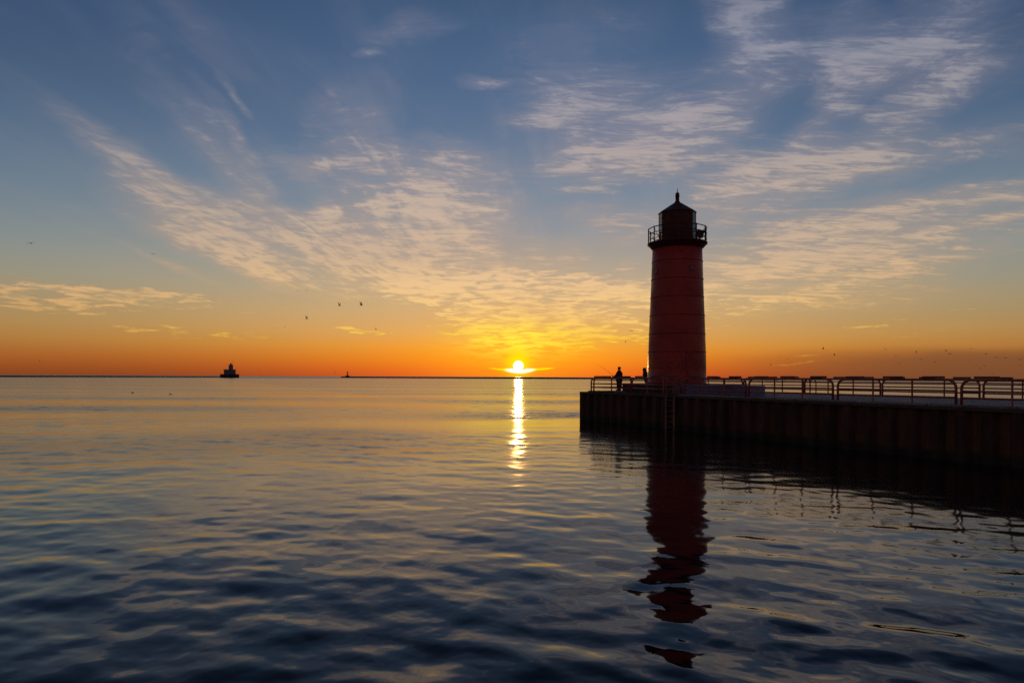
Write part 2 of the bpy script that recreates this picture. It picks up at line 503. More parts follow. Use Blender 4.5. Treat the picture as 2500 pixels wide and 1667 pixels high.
# ------------------------------------------------------------------ mesh helpers
def bm_obj(name, bm, m, parent=None, smooth=False, loc=None):
    me = bpy.data.meshes.new(name)
    bmesh.ops.recalc_face_normals(bm, faces=bm.faces[:])
    bm.to_mesh(me)
    bm.free()
    if m:
        me.materials.append(m)
    if smooth:
        for p in me.polygons:
            p.use_smooth = True
    o = bpy.data.objects.new(name, me)
    COL.objects.link(o)
    if parent:
        o.parent = parent
    if loc is not None:
        o.location = loc
    return o


def thing(name, label, cat, loc=(0, 0, 0), rotz=0, group=None):
    o = bpy.data.objects.new(name, None)
    COL.objects.link(o)
    o.empty_display_size = 0.2
    o.location = loc
    o.rotation_euler = (0, 0, rotz)
    o['label'] = label
    o['category'] = cat
    if group:
        o['group'] = group
    return o


def tag(o, label, cat, group=None):
    o['label'] = label
    o['category'] = cat
    if group:
        o['group'] = group
    return o


def box(bm, x0, x1, y0, y1, z0, z1, bev=0.0):
    r = bmesh.ops.create_cube(bm, size=1.0)
    for v in r['verts']:
        v.co = Vector(((x0 + x1) / 2 + v.co.x * (x1 - x0), (y0 + y1) / 2 + v.co.y * (y1 - y0), (z0 + z1) / 2 + v.co.z * (z1 - z0)))
    if bev:
        es = set()
        for v in r['verts']:
            for e in v.link_edges:
                es.add(e)
        bmesh.ops.bevel(bm, geom=list(es), offset=bev, segments=2, affect='EDGES', profile=0.5)


def tube(bm, pts, r, seg=10, cap=True, closed=False):
    pts = [Vector(p) for p in pts]
    rings = []
    n = len(pts)
    up = None
    for i, p in enumerate(pts):
        if closed:
            d = (pts[(i + 1) % n] - pts[i - 1]).normalized()
        elif i == 0:
            d = (pts[1] - pts[0]).normalized()
        elif i == n - 1:
            d = (pts[-1] - pts[-2]).normalized()
        else:
            d = ((pts[i + 1] - p).normalized() + (p - pts[i - 1]).normalized()).normalized()
        if up is None:
            up = Vector((0, 0, 1)) if abs(d.z) < 0.9 else Vector((1, 0, 0))
        a = d.cross(up).normalized()
        b = a.cross(d).normalized()
        up = b
        rr = r[i] if isinstance(r, (list, tuple)) else r
        rings.append([bm.verts.new(p + a * math.cos(2 * PI * k / seg) * rr + b * math.sin(2 * PI * k / seg) * rr) for k in range(seg)])
    m = n if closed else n - 1
    for i in range(m):
        A, B = rings[i], rings[(i + 1) % n]
        for k in range(seg):
            bm.faces.new((A[k], A[(k + 1) % seg], B[(k + 1) % seg], B[k]))
    if cap and not closed:
        bm.faces.new(rings[0][::-1])
        bm.faces.new(rings[-1])


def lathe(bm, prof, seg=64, cx=0, cy=0, capb=True, capt=True, phase=0.0):
    rings = []
    for r, z in prof:
        if r < 1e-4:
            rings.append([bm.verts.new((cx, cy, z))])
        else:
            rings.append([bm.verts.new((cx + r * math.cos(2 * PI * k / seg + phase), cy + r * math.sin(2 * PI * k / seg + phase), z)) for k in range(seg)])
    for A, B in zip(rings[:-1], rings[1:]):
        for k in range(seg):
            k2 = (k + 1) % seg
            if len(A) == 1 and len(B) == 1:
                continue
            if len(A) == 1:
                bm.faces.new((A[0], B[k], B[k2]))
            elif len(B) == 1:
                bm.faces.new((A[k], A[k2], B[0]))
            else:
                bm.faces.new((A[k], A[k2], B[k2], B[k]))
    if capb and len(rings[0]) > 1:
        bm.faces.new(rings[0][::-1])
    if capt and len(rings[-1]) > 1:
        bm.faces.new(rings[-1])


# ------------------------------------------------------------------ water
def build_water():
    rng = np.random.default_rng(11)
    ncol = 1240
    r0 = 3.2
    # rows stay finer than the ripples out to 170 m, then widen
    rl = [r0]
    while rl[-1] < 1500:
        r = rl[-1]
        st = max(0.011, 0.00038 * r * r)
        cap = 0.30 if r < 170 else 0.30 * (r / 170) ** 2
        rl.append(r + min(st, cap))
    rr = np.concatenate([np.array(rl), np.geomspace(rl[-1] * 1.05, 26000, 14)])
    nrow = len(rr)
    a = np.linspace(R(-47), R(47), ncol)
    RR, AA = np.meshgrid(rr, a, indexing='ij')
    X = (RR * np.sin(AA)).astype(np.float64)
    Y = (RR * np.cos(AA)).astype(np.float64)
    dr = np.gradient(rr)[:, None] * np.ones((1, ncol))
    dc = RR * (a[1] - a[0])
    # sub-pixel limit of a fairly fine picture: waves finer than this become surface roughness
    Z = np.zeros_like(X)
    unres = np.zeros_like(X)
    # gust patches
    def patch(px, py, sx, sy):
        return np.exp(-0.5 * (((X - px) / sx) ** 2 + ((Y - py) / sy) ** 2))
    g = np.zeros_like(X)
    for k in range(14):
        th = rng.uniform(-0.5, 0.5)
        L = rng.uniform(14, 60)
        kx, ky = 2 * PI / L * math.sin(th) * 0.7, 2 * PI / L * math.cos(th)
        g += np.sin(kx * X + ky * Y + rng.uniform(0, 2 * PI))
    g = g / math.sqrt(7)
    gust = np.clip(1.0 + 0.28 * g, 0.45, 1.9)
    gust_s = gust + 1.4 * patch(1.0, 50, 5.0, 3.6) + 0.9 * patch(-9, 36, 4.0, 2.4) + 0.5 * patch(14, 20, 6.0, 8.0)
    # the sheet piling shelters the water beside it
    wd = (27.04 - (X + 0.474 * Y)) * 0.904
    lee = 0.24 + 0.76 * np.clip((wd - 3.0) / 15.0, 0, 1) ** 1.3
    lee = np.where((X + 0.474 * Y > 26.9) & (X * 0.428 - (Y - 47.2) * 0.904 < 0), 1.0, lee)
    lee = np.where((X - 4.67) * 0.428 - (Y - 47.2) * 0.904 < -1.0, np.maximum(lee, 0.8), lee)
    gust = gust * (0.12 + 0.88 * lee)
    gust_s = gust_s * lee
    windier = 1.0 + 1.1 * np.clip((RR - 11) / 18, 0, 1)
    comps = []
    for lam, n, slope, spread in ((5.2, 18, 0.009, 0.8), (2.6, 22, 0.014, 0.85), (1.35, 30, 0.026, 0.75), (0.72, 34, 0.026, 0.85),
                                  (0.36, 28, 0.015, 1.0), (0.17, 24, 0.007, 1.2)):
        for i in range(n):
            l = lam * math.exp(rng.uniform(-0.4, 0.4))
            th = rng.normal(0, spread) + R(8)
            comps.append((l, th, slope * math.sqrt(2.0 / n), lam))
    for l, th, sl_, lam in comps:
        k = 2 * PI / l
        kx, ky = k * math.sin(th), k * math.cos(th)
        # resolvable?
        eff = np.sqrt((dr * math.cos(th)) ** 2 + (dc * math.sin(th)) ** 2)
        w = np.clip((l / eff - 1.6) / 1.8, 0, 1)
        amp = sl_ / k * (gust if lam > 1.0 else (gust_s if lam > 0.5 else gust_s * windier))
        ph = rng.uniform(0, 2 * PI)
        if w.max() > 0:
            Z += w * amp * np.sin(kx * X + ky * Y + ph)
        unres += 0.5 * (1 - w ** 2) * (amp * k) ** 2
    far = 1 / (1 + np.exp(-(RR - 860) / 15))
    sig2 = unres + 0.0002 * np.clip((RR - 90) / 250, 0, 1) + far * 0.012
    alpha = np.sqrt(np.clip(2 * 0.26 * sig2, 0, 1)) + 0.0012
    rough = np.sqrt(alpha)
    verts = np.stack([X, Y, Z], -1).reshape(-1, 3)
    idx = np.arange(nrow * ncol).reshape(nrow, ncol)
    quads = np.stack([idx[:-1, :-1], idx[:-1, 1:], idx[1:, 1:], idx[1:, :-1]], -1).reshape(-1, 4)
    # the rest of the lake, beside and behind the viewer, as a plain rim
    nv = len(verts)
    rim = [(-26000, -26000, -0.03), (26000, -26000, -0.03)]
    me = bpy.data.meshes.new('water')
    nf = len(quads)
    extra_v = []
    extra_f = []
    # coarse fan for the remaining 260 degrees
    aa = np.linspace(R(47), R(313), 120)
    rf = np.concatenate([[0.0001], np.geomspace(r0 * 0.5, 26000, 60)])
    base = nv
    for r_ in rf:
        for t in aa:
            extra_v.append((r_ * math.sin(t), r_ * math.cos(t), 0))
    for i in range(len(rf) - 1):
        for j in range(len(aa) - 1):
            p = base + i * len(aa) + j
            extra_f.append((p, p + 1, p + len(aa) + 1, p + len(aa)))
    # wedge from the viewer to the first row
    b2 = base + len(extra_v)
    af = a[::40].tolist() + [a[-1]]
    for r_ in (0.0001, r0):
        for t in af:
            extra_v.append((r_ * math.sin(t), r_ * math.cos(t), -0.01))
    for j in range(len(af) - 1):
        extra_f.append((b2 + j, b2 + j + 1, b2 + len(af) + j + 1, b2 + len(af) + j))
    verts = np.concatenate([verts, np.array(extra_v)])
    quads = np.concatenate([quads, np.array(extra_f)])
    rough = np.concatenate([rough.reshape(-1), np.full(len(extra_v), 0.22)])
    me.vertices.add(len(verts))
    me.vertices.foreach_set('co', verts.astype(np.float32).reshape(-1))
    me.loops.add(len(quads) * 4)
    me.loops.foreach_set('vertex_index', quads.astype(np.int32).reshape(-1))
    me.polygons.add(len(quads))
    me.polygons.foreach_set('loop_start', np.arange(0, len(quads) * 4, 4, dtype=np.int32))
    me.polygons.foreach_set('loop_total', np.full(len(quads), 4, dtype=np.int32))
    me.polygons.foreach_set('use_smooth', np.ones(len(quads), dtype=bool))
    me.update(calc_edges=True)
    at = me.attributes.new('ripple', 'FLOAT', 'POINT')
    at.data.foreach_set('value', rough.astype(np.float32))
    # flip to face up
    if me.polygons[10].normal.z < 0:
        me.flip_normals()
    o = bpy.data.objects.new('water', me)
    COL.objects.link(o)
    o['kind'] = 'structure'
    o['label'] = 'dark rippled lake reflecting the sunrise'
    m = bpy.data.materials.new('lake_water')
    m.use_nodes = True
    b = NB(m.node_tree)
    out = b.n('ShaderNodeOutputMaterial')
    p = b.n('ShaderNodeBsdfPrincipled')
    m.node_tree.links.new(p.outputs[0], out.inputs[0])
    p.inputs['Base Color'].default_value = (0.003, 0.004, 0.006, 1)
    p.inputs['IOR'].default_value = 1.40
    at = b.n('ShaderNodeAttribute', attribute_name='ripple')
    b.put(p.inputs['Roughness'], at.outputs['Fac'])
    me.materials.append(m)
    return o


build_water()

# ------------------------------------------------------------------ pier frame of reference
O_ = Vector((4.67, 47.2, 0))
Et = Vector((0.428, -0.904, 0)).normalized()     # along the pier towards the shore
En = Vector((0.904, 0.428, 0)).normalized()      # from the near edge to the far edge
ZCAP, ZDECK, ZRAIL = H - 1.00, H - 0.92, H - 0.0
PW = 9.5
ANG = math.atan2(Et.y, Et.x)


def P(t, u, z=0.0):
    return O_ + Et * t + En * u + Vector((0, 0, z))


def t_at(x, u):
    """distance along the pier of the line at offset u that stands in photo direction x"""
    k = (x - 1250) / F
    b = O_ + En * u
    # (b.x + Et.x t) = k (b.y + Et.y t)
    return (k * b.y - b.x) / (Et.x - k * Et.y)


TE = 62.0
pier = thing('pier', 'long harbour pier with rusty sheet piling sides and a concrete deck', 'pier', O_, ANG)
# local frame: x along Et, y = +90deg of Et  -> En points to local +y ?
side = 1.0 if (Matrix.Rotation(ANG, 3, 'Z') @ Vector((0, 1, 0))).dot(En) > 0 else -1.0


def profile(length):
    """z-piling outline, (along, outward) with period 0.914"""
    pts = []
    per = 0.914
    n = int(length / per) + 1
    for i in range(n):
        s = i * per
        for a_, d_ in ((0.0, 0.0), (0.27, 0.0), (0.46, 0.26), (0.72, 0.26)):
            pts.append((s + a_ + 0.0, d_))
    pts.append((n * per, 0.0))
    return [p for p in pts if p[0] <= length] + [(length, 0.0)]


def pile_wall(bm, to_world, length):
    pts = profile(length)
    prev = None
    for s, d in pts:
        x, y = to_world(s, 0.04 + d)
        v0 = bm.verts.new((x, y, -2.5))
        v1 = bm.verts.new((x, y, ZCAP - 0.11))
        if prev:
            bm.faces.new((prev[0], v0, v1, prev[1]))
        prev = (v0, v1)


bm = bmesh.new()
pile_wall(bm, lambda s, d: (s, side * d), TE)
pile_wall(bm, lambda s, d: (d, side * (PW - s)), PW)
pile_wall(bm, lambda s, d: (TE - s, side * (PW - d)), TE)
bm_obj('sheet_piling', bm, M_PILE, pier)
bm = bmesh.new()
box(bm, 0, TE, min(0, side * PW), max(0, side * PW), ZCAP - 0.115, ZCAP, 0.006)
bm_obj('steel_cap', bm, M_CAP, pier)
uo = 0.30
tJ = t_at(1655, 0.3)
bm = bmesh.new()
box(bm, 0.62, tJ, min(side * uo, side * (PW - uo)), max(side * uo, side * (PW - uo)), ZCAP + 0.001, ZDECK, 0.012)
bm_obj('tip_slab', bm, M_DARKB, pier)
bm = bmesh.new()
box(bm, tJ, TE, min(side * uo, side * (PW - uo)), max(side * uo, side * (PW - uo)), ZCAP + 0.001, ZDECK, 0.012)
bm_obj('deck_slab', bm, M_CONC, pier)
# joints cut look: thin dark curb strips near the head
# ------------------------------------------------------------------ foundation blocks
tA, tB, tC = t_at(1519, 1.05), t_at(1640, 1.05), t_at(1824, 1.05)
ZF = H - 0.40


def tbox(name, t0, t1, u0, u1, z0, z1, m, bev=0.02, parent=None):
    bm = bmesh.new()
    box(bm, t0, t1, min(side * u0, side * u1), max(side * u0, side * u1), z0, z1, bev)
    o = bm_obj(name, bm, m, parent)
    if not parent:
        o.location = O_
        o.rotation_euler = (0, 0, ANG)
    return o


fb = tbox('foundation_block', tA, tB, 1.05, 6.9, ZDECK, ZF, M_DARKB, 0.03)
tag(fb, 'dark brown foundation slab under the red lighthouse', 'foundation')
pb = tbox('concrete_block', tB + 0.004, tC, 1.05, 2.3, ZDECK, ZF + 0.004, M_CONC_B, 0.03)
tag(pb, 'low pale bluish concrete block running right from the lighthouse foot', 'concrete block')

# ------------------------------------------------------------------ railings
RZ = 0.92           # top of the pipe above the deck
PR = 0.050


def arch_pts(L, r=0.30, z1=None):
    z1 = RZ - PR
    pts = [(0, 0, -0.02), (0, 0, z1 - r)]
    for k in range(1, 9):
        a = PI / 2 * k / 8
        pts.append((r - r * math.cos(a), 0, z1 - r + r * math.sin(a)))
    pts2 = [(L - p[0], 0, p[2]) for p in pts][::-1]
    return pts + pts2


def make_panel(L, nb, label, rng):
    t = thing('railing_panel', label, 'railing')
    bm = bmesh.new()
    tube(bm, arch_pts(L), PR, 10)
    bm_obj('arched_frame', bm, M_RAIL, t, True)
    for i in range(1, nb):
        x = L * i / nb
        bm = bmesh.new()
        tube(bm, [(x, 0, -0.02), (x, 0, RZ - PR)], 0.036, 10)
        box(bm, x - 0.07, x + 0.07, -0.07, 0.07, 0.0, 0.012)
        bm_obj('post', bm, M_RAIL, t, False)
    for z, r in ((0.72, 0.024), (0.475, 0.032), (0.235, 0.037)):
        bm = bmesh.new()
        tube(bm, [(0.0, 0, z), (L, 0, z)], r, 8)
        bm_obj('rail', bm, M_RAIL, t, True)
    for i in range(nb):
        c = L * (i + 0.5) / nb
        ln = 0.39 * (L / nb / 1.69) ** 0.5 if nb == 3 else L / nb * 0.44
        bm = bmesh.new()
        sh = rng.uniform(-0.05, 0.05)
        box(bm, c - ln + sh, c + ln + sh, -0.07, 0.07, RZ + 0.002, RZ + 0.082, 0.006)
        bm_obj('top_board', bm, M_BOARD, t)
    return t


lean_rng = random.Random(21)


def place_on(o, t, u, ang=ANG):
    p = P(t, u, ZDECK)
    o.location = p
    o.rotation_euler = (R(lean_rng.uniform(-0.7, 0.7)), R(lean_rng.uniform(-0.12, 0.12)), ang + R(lean_rng.uniform(-0.25, 0.25)))


def copy_tree(o, parent=None):
    c = o.copy()
    COL.objects.link(c)
    if parent:
        c.parent = parent
    for ch in list(o.children):
        copy_tree(ch, c)
    return c


prng = random.Random(3)
UF = 0.36
front = [(1450, 1540.5), (1543.5, 1662), (1671, 1821.5), (1829, 2034), (2046, 2334)]
ordn = ['first', 'second', 'third', 'fourth', 'fifth', 'sixth', 'seventh', 'eighth', 'ninth']
grpF = 'railing panels along the near edge of the pier'
hints = ['', ', by the ladder', ', below the tower', ', right of the lighthouse', '']
for i, (xa, xb) in enumerate(front):
    ta, tb = t_at(xa, UF), t_at(xb, UF)
    o = make_panel(tb - ta, 3 if i else 2, 'red railing panel on the near pier edge, %s from the tip%s' % (ordn[i], hints[i]), prng)
    o['group'] = grpF
    place_on(o, ta, UF)
LP = 4.95
proto = make_panel(LP, 3, 'large red railing panel on the near pier edge, cut by the right frame edge', prng)
proto['group'] = grpF
ta = t_at(2348, UF)
place_on(proto, ta, UF)
# back row: gaps stand in photo directions 1814, 1963, 2152, 2398
UB = 9.1
grpB = 'railing panels along the far edge of the pier'
gaps = [t_at(x, UB) for x in (1814, 1963, 2152, 2398)]
blab = ['far-edge railing panel seen just right of the lighthouse',
        'far-edge railing panel, second to the right of the lighthouse',
        'far-edge railing panel, third to the right of the lighthouse',
        'far-edge railing panel, fourth to the right of the lighthouse',
        'far-edge railing panel cut by the right edge of the frame']
tt = [gaps[0] - LP - 0.13] + gaps
for i, g in enumerate(tt):
    o = copy_tree(proto)
    o['label'] = 'red ' + blab[i]
    o['group'] = grpB
    place_on(o, g + 0.065, UB)
# end row, across the tip
grpE = 'railing panels across the tip of the pier'
elab = ['red railing panel across the pier tip, behind the angler', 'red railing panel across the pier tip, behind the hooded person']
for i in range(1):
    o = make_panel(4.95, 3, elab[0], prng) if i == 0 else None
    o['group'] = grpE
    tE = 0.80
    place_on(o, tE, 0.45, ANG + side * PI / 2)
    o2 = make_panel(2.9, 2, elab[1], prng)
    o2['group'] = grpE
    place_on(o2, tE, 5.55, ANG + side * PI / 2)

# ------------------------------------------------------------------ ladders
def ladder(xa, xb, u_wall, label, flip=1):
    ta, tb = t_at(xa, u_wall), t_at(xb, u_wall)
    w = tb - ta
    o = thing('ladder', label, 'ladder', P(ta, u_wall, 0), ANG)
    for x in (0.0, w):
        bm = bmesh.new()
        pts = [(x, -side * 0.08 * flip, -0.3), (x, -side * 0.08 * flip, ZCAP + 0.3)]
        r = 0.25
        z1 = ZDECK + 0.85
        pts += [(x, -side * 0.08 * flip, z1 - r)]
        for k in range(1, 9):
            a = PI * k / 8
            pts.append((x, flip * side * (-0.08 + r * (1 - math.cos(a))), z1 - r + r * math.sin(a)))
        pts.append((x, flip * side * (-0.08 + 2 * r), ZDECK))
        tube(bm, pts, 0.032, 8)
        bm_obj('stile', bm, M_STILE, o, True)
        bm = bmesh.new()
        box(bm, x - 0.07, x + 0.07, min(-side * 0.105 * flip, -side * 0.13 * flip), max(-side * 0.105 * flip, -side * 0.13 * flip), -0.2, ZCAP - 0.12)
        bm_obj('fender_strip', bm, M_STILE, o)
    for k in range(6):
        z = ZCAP - 0.28 - 0.3 * k
        bm = bmesh.new()
        tube(bm, [(0, -side * 0.08 * flip, z), (w, -side * 0.08 * flip, z)], 0.02, 8)
        bm_obj('rung', bm, M_STILE, o, True)
    return o


ladder(1630, 1650, 0.0, 'rusty boat ladder fixed to the near pier wall below the lighthouse')
ladder(1976, 1990, PW, 'thin hooped ladder top on the far pier edge', -1)

# thin upright pipe catching the sun
def at_px(x, depth, z=0.0):
    return Vector(((x - 1250) / F * depth, depth, z))


sp = at_px(1609.5, 42.4)
bm = bmesh.new()
tube(bm, [(0, 0, 0), (0, 0, 1.14)], 0.03, 10)
lathe(bm, [(0.07, 0.0), (0.07, 0.012)], 12)
o = bm_obj('marker_post', bm, M_RAIL, None, True, (sp.x, sp.y, ZDECK))
tag(o, 'thin red post with a sunlit edge, just before the tower foot', 'post')

# ------------------------------------------------------------------ lighthouse
TS = 38.2
TZ = F / TS
tower_p = at_px(1652, TZ)
TH = 921.4


def tz(y):
    return H + (TH - y) / TS - ZF


lh = thing('lighthouse', 'tall red steel lighthouse with a dark lantern room on the pier', 'lighthouse', (tower_p.x, tower_p.y, ZF))
prof = []
secs = [(939.0, 69.6), (899, 69.4), (860, 68.6), (816.6, 67.0), (772, 65.4), (728, 63.4), (684.6, 61.8), (641.5, 60.4), (604, 59.0)]
b_ = bmesh.new()
pr = [(secs[0][1] / TS + 0.02, 0.0), (secs[0][1] / TS + 0.02, 0.10)]
pr += [(secs[0][1] / TS, 0.11)]
for y, r in secs[1:]:
    pr += [(r / TS, tz(y))]
lathe(b_, pr, 96, capt=True)
shell = bm_obj('tower_shell', b_, M_TOWER, lh, True)
for y, r in secs[2:-1]:
    b_ = bmesh.new()
    z = tz(y)
    lathe(b_, [(r / TS - 0.01, z - 0.03), (r / TS + 0.012, z - 0.025), (r / TS + 0.026, z), (r / TS + 0.032, z + 0.022), (r / TS + 0.01, z + 0.032), (r / TS - 0.01, z + 0.034)], 96, capb=False, capt=False)
    bm_obj('flange_ring', b_, M_BAND, lh, True)
b_ = bmesh.new()
z = tz(899)
lathe(b_, [(69.4 / TS - 0.01, z - 0.03), (69.4 / TS + 0.012, z - 0.02), (69.4 / TS + 0.012, z + 0.02), (69.4 / TS - 0.01, z + 0.03)], 96, capb=False, capt=False)
bm_obj('flange_ring', b_, M_BAND, lh, True)


def rad_at(z):
    ys = [(tz(y), r / TS) for y, r in secs]
    for (z0, r0), (z1, r1) in zip(ys[:-1], ys[1:]):
        if z0 <= z <= z1:
            return r0 + (r1 - r0) * (z - z0) / (z1 - z0)
    return ys[-1][1]


view_a = math.atan2(-tower_p.y, -tower_p.x)       # direction from the tower to the viewer


def port(dpx, y):
    z = tz(y)
    r = rad_at(z)
    a = view_a + math.asin(max(-0.99, min(0.99, dpx / TS / r)))
    c = Vector((math.cos(a) * r, math.sin(a) * r, z))
    nrm = Vector((math.cos(a), math.sin(a), 0))
    tn = Vector((-math.sin(a), math.cos(a), 0))
    up = Vector((0, 0, 1))
    b_ = bmesh.new()
    rp = 0.17
    tube(b_, [c + nrm * 0.015 + tn * math.cos(k * PI / 14) * rp + up * math.sin(k * PI / 14) * rp for k in range(28)], 0.035, 8, closed=True)
    f = bm_obj('porthole', b_, M_BAND, lh, True)
    b_ = bmesh.new()
    ring = [b_.verts.new(c + nrm * 0.035 + tn * math.cos(k * PI / 14) * rp + up * math.sin(k * PI / 14) * rp) for k in range(28)]
    b_.faces.new(ring)
    ring2 = [b_.verts.new(c + nrm * 0.005 + tn * math.cos(k * PI / 14) * rp + up * math.sin(k * PI / 14) * rp) for k in range(28)]
    b_.faces.new(ring2[::-1])
    for k in range(28):
        b_.faces.new((ring[k], ring[(k + 1) % 28], ring2[(k + 1) % 28], ring2[k]))
    bm_obj('pane', b_, M_PORT, f)


M_PORT = mat('porthole_glass', (0.02, 0.02, 0.02), 0.10, 0.45)
port(-49, 666)
port(34.5, 662)
# cable conduit and junction box low on the shell
def stuck(dpx, y0, y1, rr, name, m, wdt=None):
    b_ = bmesh.new()
    pts = []
    for k in range(7):
        z = tz(y0) + (tz(y1) - tz(y0)) * k / 6
        r = rad_at(z) + rr
        a = view_a + math.asin(dpx / TS / r)
        pts.append((math.cos(a) * r, math.sin(a) * r, z))
    tube(b_, pts, rr, 8)
    return bm_obj(name, b_, m, lh, True)


stuck(24, 937, 862, 0.028, 'conduit', M_BAND)
# door on the left part of the foot, flush with the shell
def curved_patch(name, d0, d1, y0, y1, off, m):
    b_ = bmesh.new()
    grid = []
    for i in range(9):
        dp = d0 + (d1 - d0) * i / 8
        col = []
        for y in (y0, y1):
            z = tz(y)
            r = rad_at(z) + off
            a = view_a + math.asin(dp / TS / r)
            col.append((b_.verts.new((math.cos(a) * r, math.sin(a) * r, z)), b_.verts.new((math.cos(a) * (r - off - 0.02), math.sin(a) * (r - off - 0.02), z))))
        grid.append(col)
    for i in range(8):
        A, B = grid[i], grid[i + 1]
        b_.faces.new((A[0][0], B[0][0], B[1][0], A[1][0]))
        b_.faces.new((A[0][0], A[0][1], B[0][1], B[0][0]))
        b_.faces.new((A[1][0], B[1][0], B[1][1], A[1][1]))
    for G in (grid[0], grid[-1]):
        b_.faces.new((G[0][0], G[1][0], G[1][1], G[0][1]))
    return bm_obj(name, b_, m, lh, True)


# gallery
gz0, gz1 = tz(607), tz(595)
GR = 71.5 / TS
b_ = bmesh.new()
rt = 58.6 / TS
lathe(b_, [(rt, tz(612)), (rt + 0.03, tz(610)), (rt + 0.10, tz(607)), (GR - 0.10, tz(601)), (GR - 0.01, tz(598)), (GR, tz(597)), (GR, gz1), (GR - 0.03, gz1 + 0.01), (0.0, gz1 + 0.012)], 96, capb=False, capt=False)
gal = bm_obj('gallery_deck', b_, M_LANT, lh, False)
zg = gz1 + 0.012
GRR = GR - 0.06
npost = 12
ph0 = view_a + PI / npost * 0.62
RH = 0.90
for k in range(npost):
    a = ph0 + 2 * PI * k / npost
    b_ = bmesh.new()
    c, s_ = math.cos(a), math.sin(a)
    tube(b_, [(c * GRR, s_ * GRR, zg), (c * GRR, s_ * GRR, zg + RH + 0.02)], 0.036, 8)
    lathe(b_, [(0.0, zg + RH + 0.01), (0.035, zg + RH + 0.03), (0.025, zg + RH + 0.06), (0.0, zg + RH + 0.075)], 8, c * GRR, s_ * GRR, False, False)
    bm_obj('gallery_post', b_, M_LANT, lh, True)
    b_ = bmesh.new()
    tube(b_, [(c * GRR, s_ * GRR, zg + RH - 0.06), (c * (GRR - 0.55), s_ * (GRR - 0.55), zg + 0.02)], 0.015, 6)
    bm_obj('brace', b_, M_LANT, lh, True)
for hgt, rr in ((RH, 0.032), (RH * 0.62, 0.026), (RH * 0.22, 0.024)):
    b_ = bmesh.new()
    tube(b_, [(math.cos(2 * PI * k / 72) * GRR, math.sin(2 * PI * k / 72) * GRR, zg + hgt) for k in range(72)], rr, 8, closed=True)
    bm_obj('gallery_rail', b_, M_LANT, lh, True)
# lantern room: ten-sided
LR = 43.2 / TS
zl0, zl1 = zg, tz(521)
NS = 10
phs = view_a + PI / NS * 1.0 - 0.0
vs = [(math.cos(phs + 2 * PI * k / NS) * LR, math.sin(phs + 2 * PI * k / NS) * LR) for k in range(NS)]
b_ = bmesh.new()
for k in range(NS):
    x, y = vs[k]
    tube(b_, [(x, y, zl0), (x, y, zl1)], 0.035, 6)
for z_, r_ in ((zl0 + 0.05, 0.05), (zl1 - 0.03, 0.04)):
    tube(b_, [(x, y, z_) for x, y in vs], r_, 6, closed=True)
lant = bm_obj('lantern_frame', b_, M_LANT, lh)
for k in range(NS):
    x0, y0 = vs[k]
    x1, y1 = vs[(k + 1) % NS]
    am = math.atan2((y0 + y1) / 2, (x0 + x1) / 2)
    d = (am - view_a + PI) % (2 * PI) - PI
    b_ = bmesh.new()
    nx, ny = math.cos(am) * 0.015, math.sin(am) * 0.015
    q4 = [(x0 - nx, y0 - ny), (x1 - nx, y1 - ny), (x1 + nx, y1 + ny), (x0 + nx, y0 + ny)]
    lo = [b_.verts.new((x, y, zl0 + 0.08)) for x, y in q4]
    hi = [b_.verts.new((x, y, zl1 - 0.05)) for x, y in q4]
    b_.faces.new(lo[::-1]); b_.faces.new(hi)
    for j in range(4):
        b_.faces.new((lo[j], lo[(j + 1) % 4], hi[(j + 1) % 4], hi[j]))
    solid = abs(d) < R(50)
    if solid:
        bm_obj('steel_panel', b_, M_LANT, lh)
    else:
        bm_obj('lantern_pane', b_, M_GLASSD if d > 0 else M_GLASS, lh)
# lamp pedestal inside
b_ = bmesh.new()
lathe(b_, [(0.30, zl0), (0.30, zl0 + 0.6), (0.20, zl0 + 0.65), (0.24, zl0 + 0.8), (0.24, zl0 + 1.15), (0.05, zl0 + 1.25), (0, zl0 + 1.26)], 20, capt=False)
bm_obj('lamp_pedestal', b_, M_LANT, lh, True)
# roof
ER = 46.0 / TS
zr0 = tz(520)
b_ = bmesh.new()
lathe(b_, [(ER - 0.06, zr0 - 0.06), (ER, zr0 - 0.045), (ER, zr0), (0.30, tz(497.5)), (0.20, tz(495.5))], NS, phase=phs, capt=True)
roof = bm_obj('roof', b_, M_ROOF, lh)
b_ = bmesh.new()
z0 = tz(497)
rv = 4.6 / TS
lathe(b_, [(0.22, z0 - 0.02), (0.19, z0 + 0.04), (rv + 0.05, tz(493.5)), (rv + 0.055, tz(492.5)), (rv, tz(491.8)), (rv, tz(480)), (rv + 0.03, tz(479.4)), (rv + 0.03, tz(478.6)),
           (rv, tz(478)), (rv + 0.01, tz(475)), (rv, tz(472.8)), (rv * 0.75, tz(471)), (rv * 0.35, tz(470)), (0, tz(469.8))], 24, capt=False)
bm_obj('ventilator', b_, M_LANT, roof, True)
b_ = bmesh.new()
lathe(b_, [(0.03, tz(470.3)), (0.022, tz(467)), (0.035, tz(465.5)), (0.018, tz(464)), (0.008, tz(459)), (0, tz(458.6))], 10, capt=False)
bm_obj('spire', b_, M_LANT, roof, True)
# tilted box on the right of the gallery
b_ = bmesh.new()
box(b_, -0.23, 0.23, -0.07, 0.07, -0.24, 0.24, 0.01)
bx = bm_obj('tilted_panel', b_, M_BOX, lh)
aR = view_a + R(66)
bx.location = (math.cos(aR) * 1.52, math.sin(aR) * 1.52, zg + 0.44)
bx.rotation_euler = (R(8), R(16), view_a + PI / 2)
b_ = bmesh.new()
tube(b_, [(0, 0, -0.46), (0, 0, 0.1)], 0.035, 8)
st = bm_obj('panel_stand', b_, M_LANT, lh, True, bx.location)
